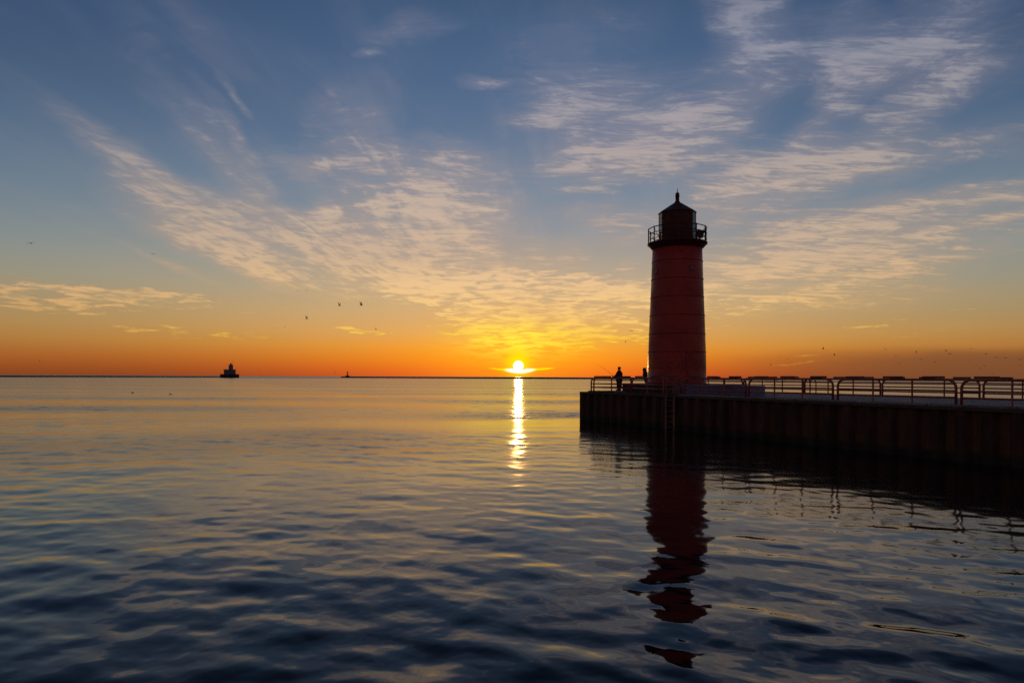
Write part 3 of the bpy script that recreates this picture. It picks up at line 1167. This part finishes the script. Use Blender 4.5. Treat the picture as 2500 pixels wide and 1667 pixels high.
# little lamp bracket under the gallery
b_ = bmesh.new()
for dpx in (9,):
    z = tz(617)
    r = rad_at(z)
    a = view_a + math.asin(dpx / TS / r)
    box(b_, math.cos(a) * r - 0.06, math.cos(a) * r + 0.06, math.sin(a) * r - 0.08, math.sin(a) * r + 0.04, tz(623), tz(612), 0.01)
bm_obj('bracket', b_, M_BAND, lh)

# ------------------------------------------------------------------ far harbour works
def far_pt(x, wl):
    d = H * F / wl
    return at_px(x, d), d


def breakwater(name, pts, hgt, label, wid=8):
    bm = bmesh.new()
    rg = random.Random(5)
    prev = None
    P2 = []
    for (a, b) in zip(pts[:-1], pts[1:]):
        n = 60
        for i in range(n):
            P2.append(a.lerp(b, i / n))
    P2.append(pts[-1])
    for i, p in enumerate(P2):
        d = (P2[min(i + 1, len(P2) - 1)] - P2[max(i - 1, 0)]).normalized()
        nn = Vector((-d.y, d.x, 0))
        h = hgt + rg.uniform(-0.06, 0.06)
        ring = [bm.verts.new(p + nn * s_ * wid / 2 * w_ + Vector((0, 0, z_))) for s_, w_, z_ in ((-1, 1.1, -1), (-1, 1.0, h * 0.8), (-1, 0.8, h), (1, 0.8, h), (1, 1.0, h * 0.8), (1, 1.1, -1))]
        if prev:
            for k in range(6):
                bm.faces.new((prev[k], prev[(k + 1) % 6], ring[(k + 1) % 6], ring[k]))
        else:
            bm.faces.new(ring)
        prev = ring
    bm.faces.new(prev[::-1])
    o = bm_obj(name, bm, M_STONE)
    tag(o, label, 'breakwater')
    return o


pL0, _ = far_pt(-350, 6.3); pL1, _ = far_pt(550, 3.95)
breakwater('breakwater', [pL0, pL1], 1.80, 'thin dark breakwater running left from the distant lighthouse')
pR0, dR0 = far_pt(836, 3.75); pR1, _ = far_pt(1250, 4.3); pR2, _ = far_pt(1900, 5.4)
breakwater('breakwater', [pR0, pR1, pR2], 2.28, 'long dark breakwater crossing below the rising sun')

# distant breakwater lighthouse
BX, BZ = 560.5, 1667 / 1.80
bwp = at_px(BX, BZ)
bs = 1.80
bl = thing('breakwater_lighthouse', 'distant square lighthouse with a stepped building on the breakwater end', 'lighthouse', (bwp.x, bwp.y, 0), math.atan2(bwp.y, bwp.x) - PI / 2)


def bwb(name, x0, x1, y0, y1, dep, m, parent=bl, bev=0.0):
    """box given by photo columns and heights above the waterline 920.7"""
    bm = bmesh.new()
    box(bm, (x0 - BX) / bs, (x1 - BX) / bs, -dep / 2, dep / 2, (920.9 - y1) / bs, (920.9 - y0) / bs, bev)
    return bm_obj(name, bm, m, parent)


bwb('plinth', 539.2, 581.8, 912, 922.5, 20, M_STONE)
bld = bwb('building', 547.3, 574.2, 900.8, 912, 12, M_FARB)
for xx in (551.5, 556, 560.5, 565, 569.5):
    for yy in (903.5, 908):
        bm = bmesh.new()
        cxm = (xx - BX) / bs
        box(bm, cxm - 0.45, cxm + 0.45, -6.10, -5.98, (920.9 - yy - 1.6) / bs, (920.9 - yy) / bs)
        bm_obj('window', bm, M_FARD, bld)
bm = bmesh.new()
for xx in (547.3, 574.2):
    cxm = (xx - BX) / bs
    box(bm, cxm - 0.5, cxm + 0.5, -6.3, 6.3, (920.9 - 900.8) / bs, (920.9 - 899.8) / bs)
box(bm, (552.5 - BX) / bs - 0.6, (552.5 - BX) / bs + 0.6, -2, 2, (920.9 - 900.8) / bs, (920.9 - 899.6) / bs)
bm_obj('parapet', bm, M_FARD, bld)
tw = bmesh.new()
w0, w1 = 5.4 / bs, 4.7 / bs
zA, zB = (920.9 - 901) / bs, (920.9 - 890) / bs
vv = []
for zz, ww in ((zA, w0), (zB, w1)):
    vv.append([tw.verts.new((sx * ww + 1.5, sy * ww, zz)) for sx, sy in ((-1, -1), (1, -1), (1, 1), (-1, 1))])
for k in range(4):
    tw.faces.new((vv[0][k], vv[0][(k + 1) % 4], vv[1][(k + 1) % 4], vv[1][k]))
tw.faces.new(vv[1]); tw.faces.new(vv[0][::-1])
bm_obj('tower', tw, M_FARB, bl)
bm = bmesh.new()
box(bm, 1.5 - 3.0, 1.5 + 3.0, -3.0, 3.0, zB, zB + 0.35)
for sx in (-2.7, 2.7):
    for sy in (-2.7, 2.7):
        box(bm, 1.5 + sx - 0.12, 1.5 + sx + 0.12, sy - 0.12, sy + 0.12, zB + 0.35, zB + 1.3)
bm_obj('gallery', bm, M_FARD, bl)
bm = bmesh.new()
lathe(bm, [(1.15, zB + 0.35), (1.15, zB + 1.9), (1.35, zB + 2.0), (0.2, zB + 2.7), (0.1, zB + 2.9)], 10, 1.5, 0)
bm_obj('lantern', bm, M_FARD, bl)
bm = bmesh.new()
tube(bm, [(3.4, 0, zB + 0.3), (3.4, 0, zB + 7.0)], 0.10, 6)
bm_obj('antenna_mast', bm, M_FARD, bl)

# small beacon on the right breakwater
bsc = 1667 / dR0
bp = at_px(848.2, dR0 - 3)
be = thing('beacon', 'small slim beacon tower on a block at the right breakwater end', 'beacon', (bp.x, bp.y, 0))
bm = bmesh.new()
box(bm, -4.2 / bsc, 4.2 / bsc, -3, 3, -1, 5.3 / bsc)
bm_obj('base_block', bm, M_STONE, be)
bm = bmesh.new()
lathe(bm, [(1.3 / bsc, 5.3 / bsc), (1.15 / bsc, 13.2 / bsc), (1.6 / bsc, 13.3 / bsc), (1.6 / bsc, 13.8 / bsc), (0.8 / bsc, 13.9 / bsc), (0.8 / bsc, 15.2 / bsc), (0, 15.9 / bsc)], 12, capt=False)
bm_obj('tower', bm, M_FARD, be)


# ------------------------------------------------------------------ people
def skin_body(joints, edges, mname, m, parent=None, sub=2):
    """joints: list of (pos, radius); grows one continuous surface over the skeleton"""
    me = bpy.data.meshes.new(mname)
    me.from_pydata([j[0] for j in joints], edges, [])
    o = bpy.data.objects.new(mname, me)
    COL.objects.link(o)
    sk = o.modifiers.new('skin', 'SKIN')
    sk.use_smooth_shade = True
    if not me.skin_vertices:
        bpy.context.view_layer.objects.active = o
    for i, j in enumerate(joints):
        r = j[1]
        me.skin_vertices[0].data[i].radius = (r, r) if not isinstance(r, tuple) else r
    me.skin_vertices[0].data[0].use_root = True
    ss = o.modifiers.new('sub', 'SUBSURF')
    ss.levels = sub
    ss.render_levels = sub
    dg = bpy.context.evaluated_depsgraph_get()
    dg.update()
    ev = o.evaluated_get(dg)
    nm = bpy.data.meshes.new_from_object(ev)
    nm.materials.clear()
    nm.materials.append(m)
    for p in nm.polygons:
        p.use_smooth = True
    bpy.data.objects.remove(o)
    bpy.data.meshes.remove(me)
    r = bpy.data.objects.new(mname, nm)
    COL.objects.link(r)
    if parent:
        r.parent = parent
    return r


def person(label, loc, rotz, arms, height=1.68, hood=False, lean=0.0):
    """local frame: faces -Y; built 1.68 m tall"""
    s = height / 1.68
    J, E = [], []

    def j(p, r, par=None):
        J.append((Vector(p) * s, (r * s, r * s) if not isinstance(r, tuple) else (r[0] * s, r[1] * s)))
        if par is not None:
            E.append((par, len(J) - 1))
        return len(J) - 1
    L = lean
    pel = j((0, 0, 0.90), (0.15, 0.11))
    wst = j((0, -L * 0.3, 1.08), (0.14, 0.105), pel)
    chs = j((0, -L * 0.7, 1.30), (0.17, 0.12), wst)
    nck = j((0, -L, 1.44), 0.06, chs)
    hd0 = j((0, -L - 0.015, 1.515), (0.070, 0.085), nck)
    hd1 = j((0, -L - 0.015, 1.60), (0.075, 0.09), hd0)
    j((0, -L - 0.005, 1.645), (0.05, 0.06), hd1)
    j((0, -L - 0.115, 1.555), 0.013, hd0)                       # nose
    for sx in (-1, 1):
        j((sx * 0.085, -L, 1.56), 0.014, hd0)                   # ears
        hip = j((sx * 0.09, 0, 0.84), 0.095, pel)
        kn = j((sx * 0.105, -0.02, 0.47), 0.062, hip)
        an = j((sx * 0.115, 0.02, 0.10), 0.045, kn)
        j((sx * 0.125, -0.13, 0.035), (0.04, 0.03), an)
        sh = j((sx * 0.19, -L * 0.8, 1.37), 0.062, chs)
        el_, wr, hn = arms[0 if sx < 0 else 1]
        e1 = j(el_, 0.045, sh)
        w1_ = j(wr, 0.03, e1)
        pm = j(hn, (0.038, 0.018), w1_)
        dirv = (Vector(hn) - Vector(wr)).normalized()
        sd_ = dirv.cross(Vector((0, 0, 1))).normalized()
        for f in range(4):
            off = sd_ * (f - 1.5) * 0.02
            ln = (0.055, 0.065, 0.06, 0.045)[f]
            a1 = j(Vector(hn) + dirv * 0.03 + off, 0.0095, pm)
            a2 = j(Vector(hn) + dirv * (0.03 + ln * 0.6) + off + Vector((0, 0, -0.012)), 0.0085, a1)
            j(Vector(hn) + dirv * (0.03 + ln * 0.5) + off + Vector((0, 0, -0.04)), 0.008, a2)
        th = j(Vector(hn) - dirv * 0.02 + sd_ * (-sx) * 0.045 + Vector((0, 0, -0.01)), 0.011, pm)
        j(Vector(hn) + dirv * 0.02 + sd_ * (-sx) * 0.05 + Vector((0, 0, -0.03)), 0.009, th)
    body = skin_body(J, E, 'person', M_SKIN)
    body.location = loc
    body.rotation_euler = (0, 0, rotz)
    tag(body, label, 'person')
    # coat
    J2, E2 = [], []
    J_, E_ = J, E
    J, E = J2, E2

    def j2(p, r, par=None):
        J2.append((Vector(p) * s, (r[0] * s * 1.25, r[1] * s * 1.25) if isinstance(r, tuple) else (r * s * 1.2, r * s * 1.2)))
        if par is not None:
            E2.append((par, len(J2) - 1))
        return len(J2) - 1
    c0 = j2((0, -L * 0.2, 1.05), (0.235, 0.20))
    c1 = j2((0, 0, 0.78), (0.235, 0.20), c0)
    j2((0, 0, 0.50), (0.215, 0.19), c1)
    c2 = j2((0, -L * 0.7, 1.29), (0.225, 0.185), c0)
    c3 = j2((0, -L * 0.9, 1.42), (0.135, 0.12), c2)
    if hood:
        c4 = j2((0, -L + 0.03, 1.53), (0.115, 0.125), c3)
        c5 = j2((0, -L + 0.03, 1.62), (0.105, 0.115), c4)
        j2((0, -L + 0.03, 1.69), (0.06, 0.07), c5)
    else:
        j2((0, -L * 0.9 + 0.03, 1.485), (0.105, 0.095), c3)
    for sx in (-1, 1):
        sh = j2((sx * 0.20, -L * 0.8, 1.36), 0.092, c2)
        el_, wr, hn = arms[0 if sx < 0 else 1]
        e1 = j2(el_, 0.075, sh)
        j2(wr, 0.052, e1)
    skin_body(J2, E2, 'coat', M_COAT, body)
    J3, E3 = [], []

    def j3(p, r, par=None):
        J3.append((Vector(p) * s, (r * s, r * s)))
        if par is not None:
            E3.append((par, len(J3) - 1))
        return len(J3) - 1
    p0 = j3((0, 0, 0.88), 0.16)
    for sx in (-1, 1):
        a0 = j3((sx * 0.11, 0, 0.80), 0.175, p0)
        a1 = j3((sx * 0.13, -0.01, 0.47), 0.165, a0)
        j3((sx * 0.14, 0.02, 0.07), 0.15, a1)
    skin_body(J3, E3, 'trousers', M_TROU, body)
    for sx in (-1, 1):
        bm = bmesh.new()
        box(bm, (sx * 0.12 - 0.05) * s, (sx * 0.12 + 0.05) * s, -0.20 * s, 0.09 * s, 0.0, 0.09 * s, 0.02)
        bm_obj('boot', bm, M_HAT, body)
    if not hood:
        bm = bmesh.new()
        lathe(bm, [(0.108 * s, 1.565 * s), (0.118 * s, 1.59 * s), (0.116 * s, 1.64 * s), (0.110 * s, 1.70 * s), (0.095 * s, 1.73 * s), (0.0, 1.735 * s)], 20, 0, -L * s, True, False)
        bm_obj('hat', bm, M_HAT, body, True)
        bm = bmesh.new()
        for sx in (-1, 1):
            box(bm, sx * 0.035 * s - 0.012, sx * 0.035 * s + 0.012, (-L - 0.098) * s, (-L - 0.080) * s, 1.565 * s, 1.577 * s)
        bm_obj('eyes', bm, M_HAT, body)
    return body


# the angler faces left over the rail, seen side-on from behind
sA = 35.0
pA = at_px(1512, F / sA)
armA = (((-0.24, -0.16, 1.12), (-0.16, -0.40, 1.03), (-0.14, -0.47, 1.03)),
        ((0.24, -0.14, 1.12), (0.12, -0.36, 1.00), (0.08, -0.43, 1.01)))
ang_rot = R(-118)
person('angler in a dark coat and knitted hat holding a fishing rod at the pier tip', (pA.x, pA.y, ZDECK), ang_rot, armA, 1.60)
pB = at_px(1580.5, F / 33.8)
armB = (((-0.26, -0.10, 1.12), (-0.20, -0.34, 1.02), (-0.19, -0.41, 1.01)),
        ((0.26, -0.10, 1.12), (0.20, -0.34, 1.02), (0.19, -0.41, 1.01)))
person('person in a hooded dark coat half hidden behind the lighthouse foot', (pB.x, pB.y, ZDECK), R(-100), armB, 1.62, hood=True, lean=0.24)
# rod
hand = Vector((pA.x, pA.y, ZDECK)) + Matrix.Rotation(ang_rot, 3, 'Z') @ Vector((0.0, -0.42, 1.0))
tip_d = 45.6
tip = at_px(1454.7, tip_d, H + (yh(1454) - 887.5) / F * tip_d)
bm = bmesh.new()
but = hand + (hand - tip).normalized() * 0.35
pts = [but, hand]
for k in range(1, 9):
    p = hand.lerp(tip, k / 8)
    p.z += 0.05 * math.sin(PI * k / 8)
    pts.append(p)
tube(bm, [p - but for p in pts], [0.016, 0.015] + [0.011 - 0.0009 * k for k in range(1, 9)], 6)
rod = bm_obj('fishing_rod', bm, M_ROD, None, True, but)
tag(rod, 'thin fishing rod held out over the water by the angler', 'fishing rod')
bm = bmesh.new()
tube(bm, [hand - but + Vector((0, 0, -0.09)) + Vector((math.cos(k * PI / 6) * 0.0, 0, 0)) for k in (0,)] + [hand - but + Vector((0, 0, -0.02))], 0.03, 8)
bm_obj('reel', bm, M_ROD, rod)


# ------------------------------------------------------------------ gulls
def gull_mesh(pose):
    """wings along X, body along Y; 1.3 m span"""
    bm = bmesh.new()
    lathe(bm, [(0.0, -0.24), (0.025, -0.22), (0.045, -0.16), (0.075, -0.05), (0.07, 0.06), (0.035, 0.17), (0.05, 0.27), (0.0, 0.29)], 8, capb=False, capt=False)
    for v in bm.verts:
        x, y, z = v.co
        v.co = Vector((x, -z, y * 0.9))
    # wing stations: (span, height, chord)
    st = {'glide': [(0.04, 0.03, 0.16), (0.20, 0.10, 0.17), (0.36, 0.12, 0.14), (0.52, 0.06, 0.10), (0.65, -0.03, 0.02)],
          'up': [(0.04, 0.03, 0.16), (0.14, 0.16, 0.17), (0.22, 0.32, 0.14), (0.28, 0.47, 0.09), (0.30, 0.58, 0.02)],
          'down': [(0.04, 0.03, 0.16), (0.20, 0.08, 0.16), (0.34, 0.00, 0.14), (0.44, -0.14, 0.10), (0.50, -0.28, 0.02)],
          'vee': [(0.04, 0.03, 0.16), (0.20, 0.12, 0.17), (0.36, 0.17, 0.14), (0.50, 0.24, 0.10), (0.62, 0.30, 0.02)],
          'sit': [(0.05, 0.04, 0.10)]}[pose]
    if pose == 'sit':
        for v in bm.verts:
            v.co.z = v.co.z * 1.3 + 0.05
        r = bmesh.ops.create_uvsphere(bm, u_segments=10, v_segments=8, radius=0.05)
        for v in r['verts']:
            v.co += Vector((0, 0.24, 0.17))
        tube(bm, [(0, 0.18, 0.06), (0, 0.23, 0.15)], [0.045, 0.035], 8)
        tube(bm, [(0, 0.27, 0.165), (0, 0.335, 0.155)], [0.016, 0.004], 6)
    else:
        tube(bm, [(0, 0.24, 0.0), (0, 0.31, -0.01)], [0.014, 0.004], 6)
        for sx in (-1, 1):
            prev = None
            for s_, h_, c_ in st:
                sweep = 0.06 - abs(s_ - 0.3) * 0.28
                q_ = [bm.verts.new((sx * s_, sweep + c_ * 0.5, h_)), bm.verts.new((sx * s_, sweep, h_ + 0.016)), bm.verts.new((sx * s_, sweep - c_ * 0.5, h_ - 0.004)), bm.verts.new((sx * s_, sweep, h_ - 0.008))]
                if prev:
                    for k in range(4):
                        bm.faces.new((prev[k], prev[(k + 1) % 4], q_[(k + 1) % 4], q_[k]))
                prev = q_
            bm.faces.new(prev)
    bmesh.ops.recalc_face_normals(bm, faces=bm.faces[:])
    me = bpy.data.meshes.new('gull_' + pose)
    bm.to_mesh(me)
    bm.free()
    me.materials.append(M_GULL)
    return me


GM = {p: gull_mesh(p) for p in ('glide', 'up', 'down', 'vee', 'sit')}
GW = {}
for p in ('up', 'glide'):
    GW[p] = GM[p].copy()
    GW[p].materials.clear()
    GW[p].materials.append(M_GULLW)

gl = [
    # x, y, span px, pose, yaw deg, roll deg, white, label, group
    (74, 594, 14, 'glide', 10, -10, 0, 'largest gull, gliding with arched wings at the far left of the sky'),
    (373, 620, 9, 'glide', 0, -6, 0, 'gliding gull with flat arched wings above the far left lighthouse'),
    (96, 882, 6, 'up', 50, 20, 0, 'lone dark gull low over the lake near the left frame edge'),
    (726, 710, 6, 'glide', 0, -8, 0, 'left one of two gliding gulls side by side left of centre'),
    (748, 709, 6, 'glide', 0, 0, 0, 'right one of two gliding gulls side by side left of centre'),
    (828, 746, 9, 'up', 70, 0, 0, 'left one of two gulls flying with raised wings'),
    (881, 745, 10, 'up', 75, 0, 0, 'right one of two gulls flying with raised wings'),
    (748, 778, 9, 'up', 80, 0, 1, 'gull flying alone below the side by side gliding gulls'),
    (666, 800, 5, 'glide', 40, 0, 0, 'left one of two small dark gulls low in the orange sky'),
    (694, 798, 6, 'down', 40, 10, 0, 'right one of two small dark gulls low in the orange sky'),
    (816, 801, 3, 'glide', 20, 0, 0, 'tiny gull just above a thin orange cloud streak'),
    (857, 852, 4, 'glide', 20, 0, 0, 'tiny gull high above the small beacon'),
    (818, 910, 4, 'up', 40, 0, 0, 'tiny gull beside the small beacon just above the horizon'),
    (917, 805, 6, 'up', 60, 30, 1, 'lone gull above the right end of the thin orange cloud'),
    (1409, 731, 4, 'glide', 20, 0, 0, 'smaller of two distant gulls left of the tower middle'),
    (1426, 732.5, 8, 'vee', 0, 0, 0, 'wide-winged gull of the distant pair left of the tower middle'),
    (1541, 807, 12, 'down', 25, 0, 0, 'dark gull with lowered wings just left of the lighthouse'),
    (1494, 810, 6, 'glide', 10, 0, 0, 'small gull to the left of the dark gull by the lighthouse'),
    (1579, 805, 5, 'glide', 10, 0, 0, 'small gull touching the left outline of the lighthouse'),
    (1527, 835, 4, 'up', 50, 0, 0, 'tiny gull above the angler'),
    (1901, 811, 4, 'glide', 10, 0, 0, 'faint gull highest and alone right of the lighthouse'),
    (1882, 891, 7, 'vee', 40, 25, 0, 'dark gull just above the railing right of the lighthouse'),
    (1904, 872, 5, 'glide', 0, 0, 0, 'faint gull over the railing, left of a similar pair mate'),
    (1922, 876, 5, 'glide', 10, 0, 0, 'faint gull over the railing, right of a similar pair mate'),
    (2010, 852, 6, 'up', 50, -25, 0, 'dark gull leading the right-hand flock on its left'),
    (2037, 867, 6, 'up', 70, 0, 0, 'dark upright gull second from the left in the flock'),
    (2084, 890, 5, 'glide', 0, 0, 0, 'low gull close above the railing left of the flock'),
    (2161.6, 853, 8, 'glide', 0, 20, 0, 'gull banking at the upper left of the dense flock'),
    (2187, 869, 7, 'glide', 0, 18, 0, 'banking gull below and right of another banking gull'),
    (2194, 888, 6, 'glide', 0, 5, 0, 'faint low gull under two banking gulls'),
    (2237.5, 860, 8, 'vee', 45, 25, 0, 'darkest compact gull in the middle of the flock'),
    (2248, 878, 6, 'vee', 30, 0, 0, 'small gull just below the darkest gull of the flock'),
    (2282, 884, 8, 'glide', 0, 0, 0, 'flat-winged low gull in the middle of the flock'),
    (2310, 856.5, 8, 'vee', 35, 25, 0, 'upper bird of two gulls flying close together'),
    (2319, 864, 11, 'vee', 0, 0, 0, 'lower, wider bird of two gulls flying close together'),
    (2371, 851, 7, 'glide', 0, 0, 0, 'highest gull of the flock near the right edge'),
    (2383, 893, 5, 'glide', 20, 0, 0, 'faint small gull left of three low gulls'),
    (2404, 893, 6, 'glide', 10, 0, 0, 'small gull right of three low gulls'),
    (2394, 900, 6, 'vee', 40, 0, 0, 'dark small gull lowest of three low gulls'),
    (2407, 864, 10, 'glide', 0, 0, 0, 'wide gliding gull right of the highest flock gull'),
    (2423.5, 912.5, 6, 'glide', 0, 0, 0, 'lowest gull, almost touching the railing at the right'),
    (2432, 872, 8, 'glide', 0, 15, 0, 'faint banking gull third from the right edge'),
    (2455, 874, 9, 'glide', 0, 0, 0, 'faint wide gull second from the right edge'),
    (2491, 878, 9, 'vee', 0, 0, 0, 'dark gull with raised wings at the right frame edge'),
    (2492, 891, 6, 'glide', 0, 0, 0, 'small gull below another at the right frame edge'),
]
for (x, y, sp_, pose, yaw, roll, white, lab) in gl:
    me = GW[pose] if white else GM[pose]
    d = 1.3 * F / (sp_ * 1.4)
    if pose == 'up':
        d = 0.85 * F / (sp_ * 1.35)
    dv = px_dir(x, y)
    o = bpy.data.objects.new('gull', me)
    COL.objects.link(o)
    o.location = (dv.x * d, dv.y * d, H + dv.z * d)
    o.rotation_euler = (0, R(roll), R(yaw))
    tag(o, lab, 'gull', 'gulls flying over the lake')
for (x, y, lab) in ((324, 958, 'gull resting on the water, left one of two below the far lighthouse'),
                    (417, 962, 'gull resting on the water, right one of two below the far lighthouse'),
                    (786, 931, 'tiny gull floating near the beacon, right of another'),
                    (761, 937, 'tiny gull floating near the beacon, left of another'),
                    (1461, 931.5, 'tiny gull floating seen through the first railing panel')):
    d = H * F / (y + 1 - yh(x))
    o = bpy.data.objects.new('gull', GM['sit'])
    COL.objects.link(o)
    o.location = ((x - 1250) / F * d, d, -0.02)
    o.rotation_euler = (0, 0, R(random.uniform(60, 120)))
    tag(o, lab, 'gull', 'gulls floating on the lake')
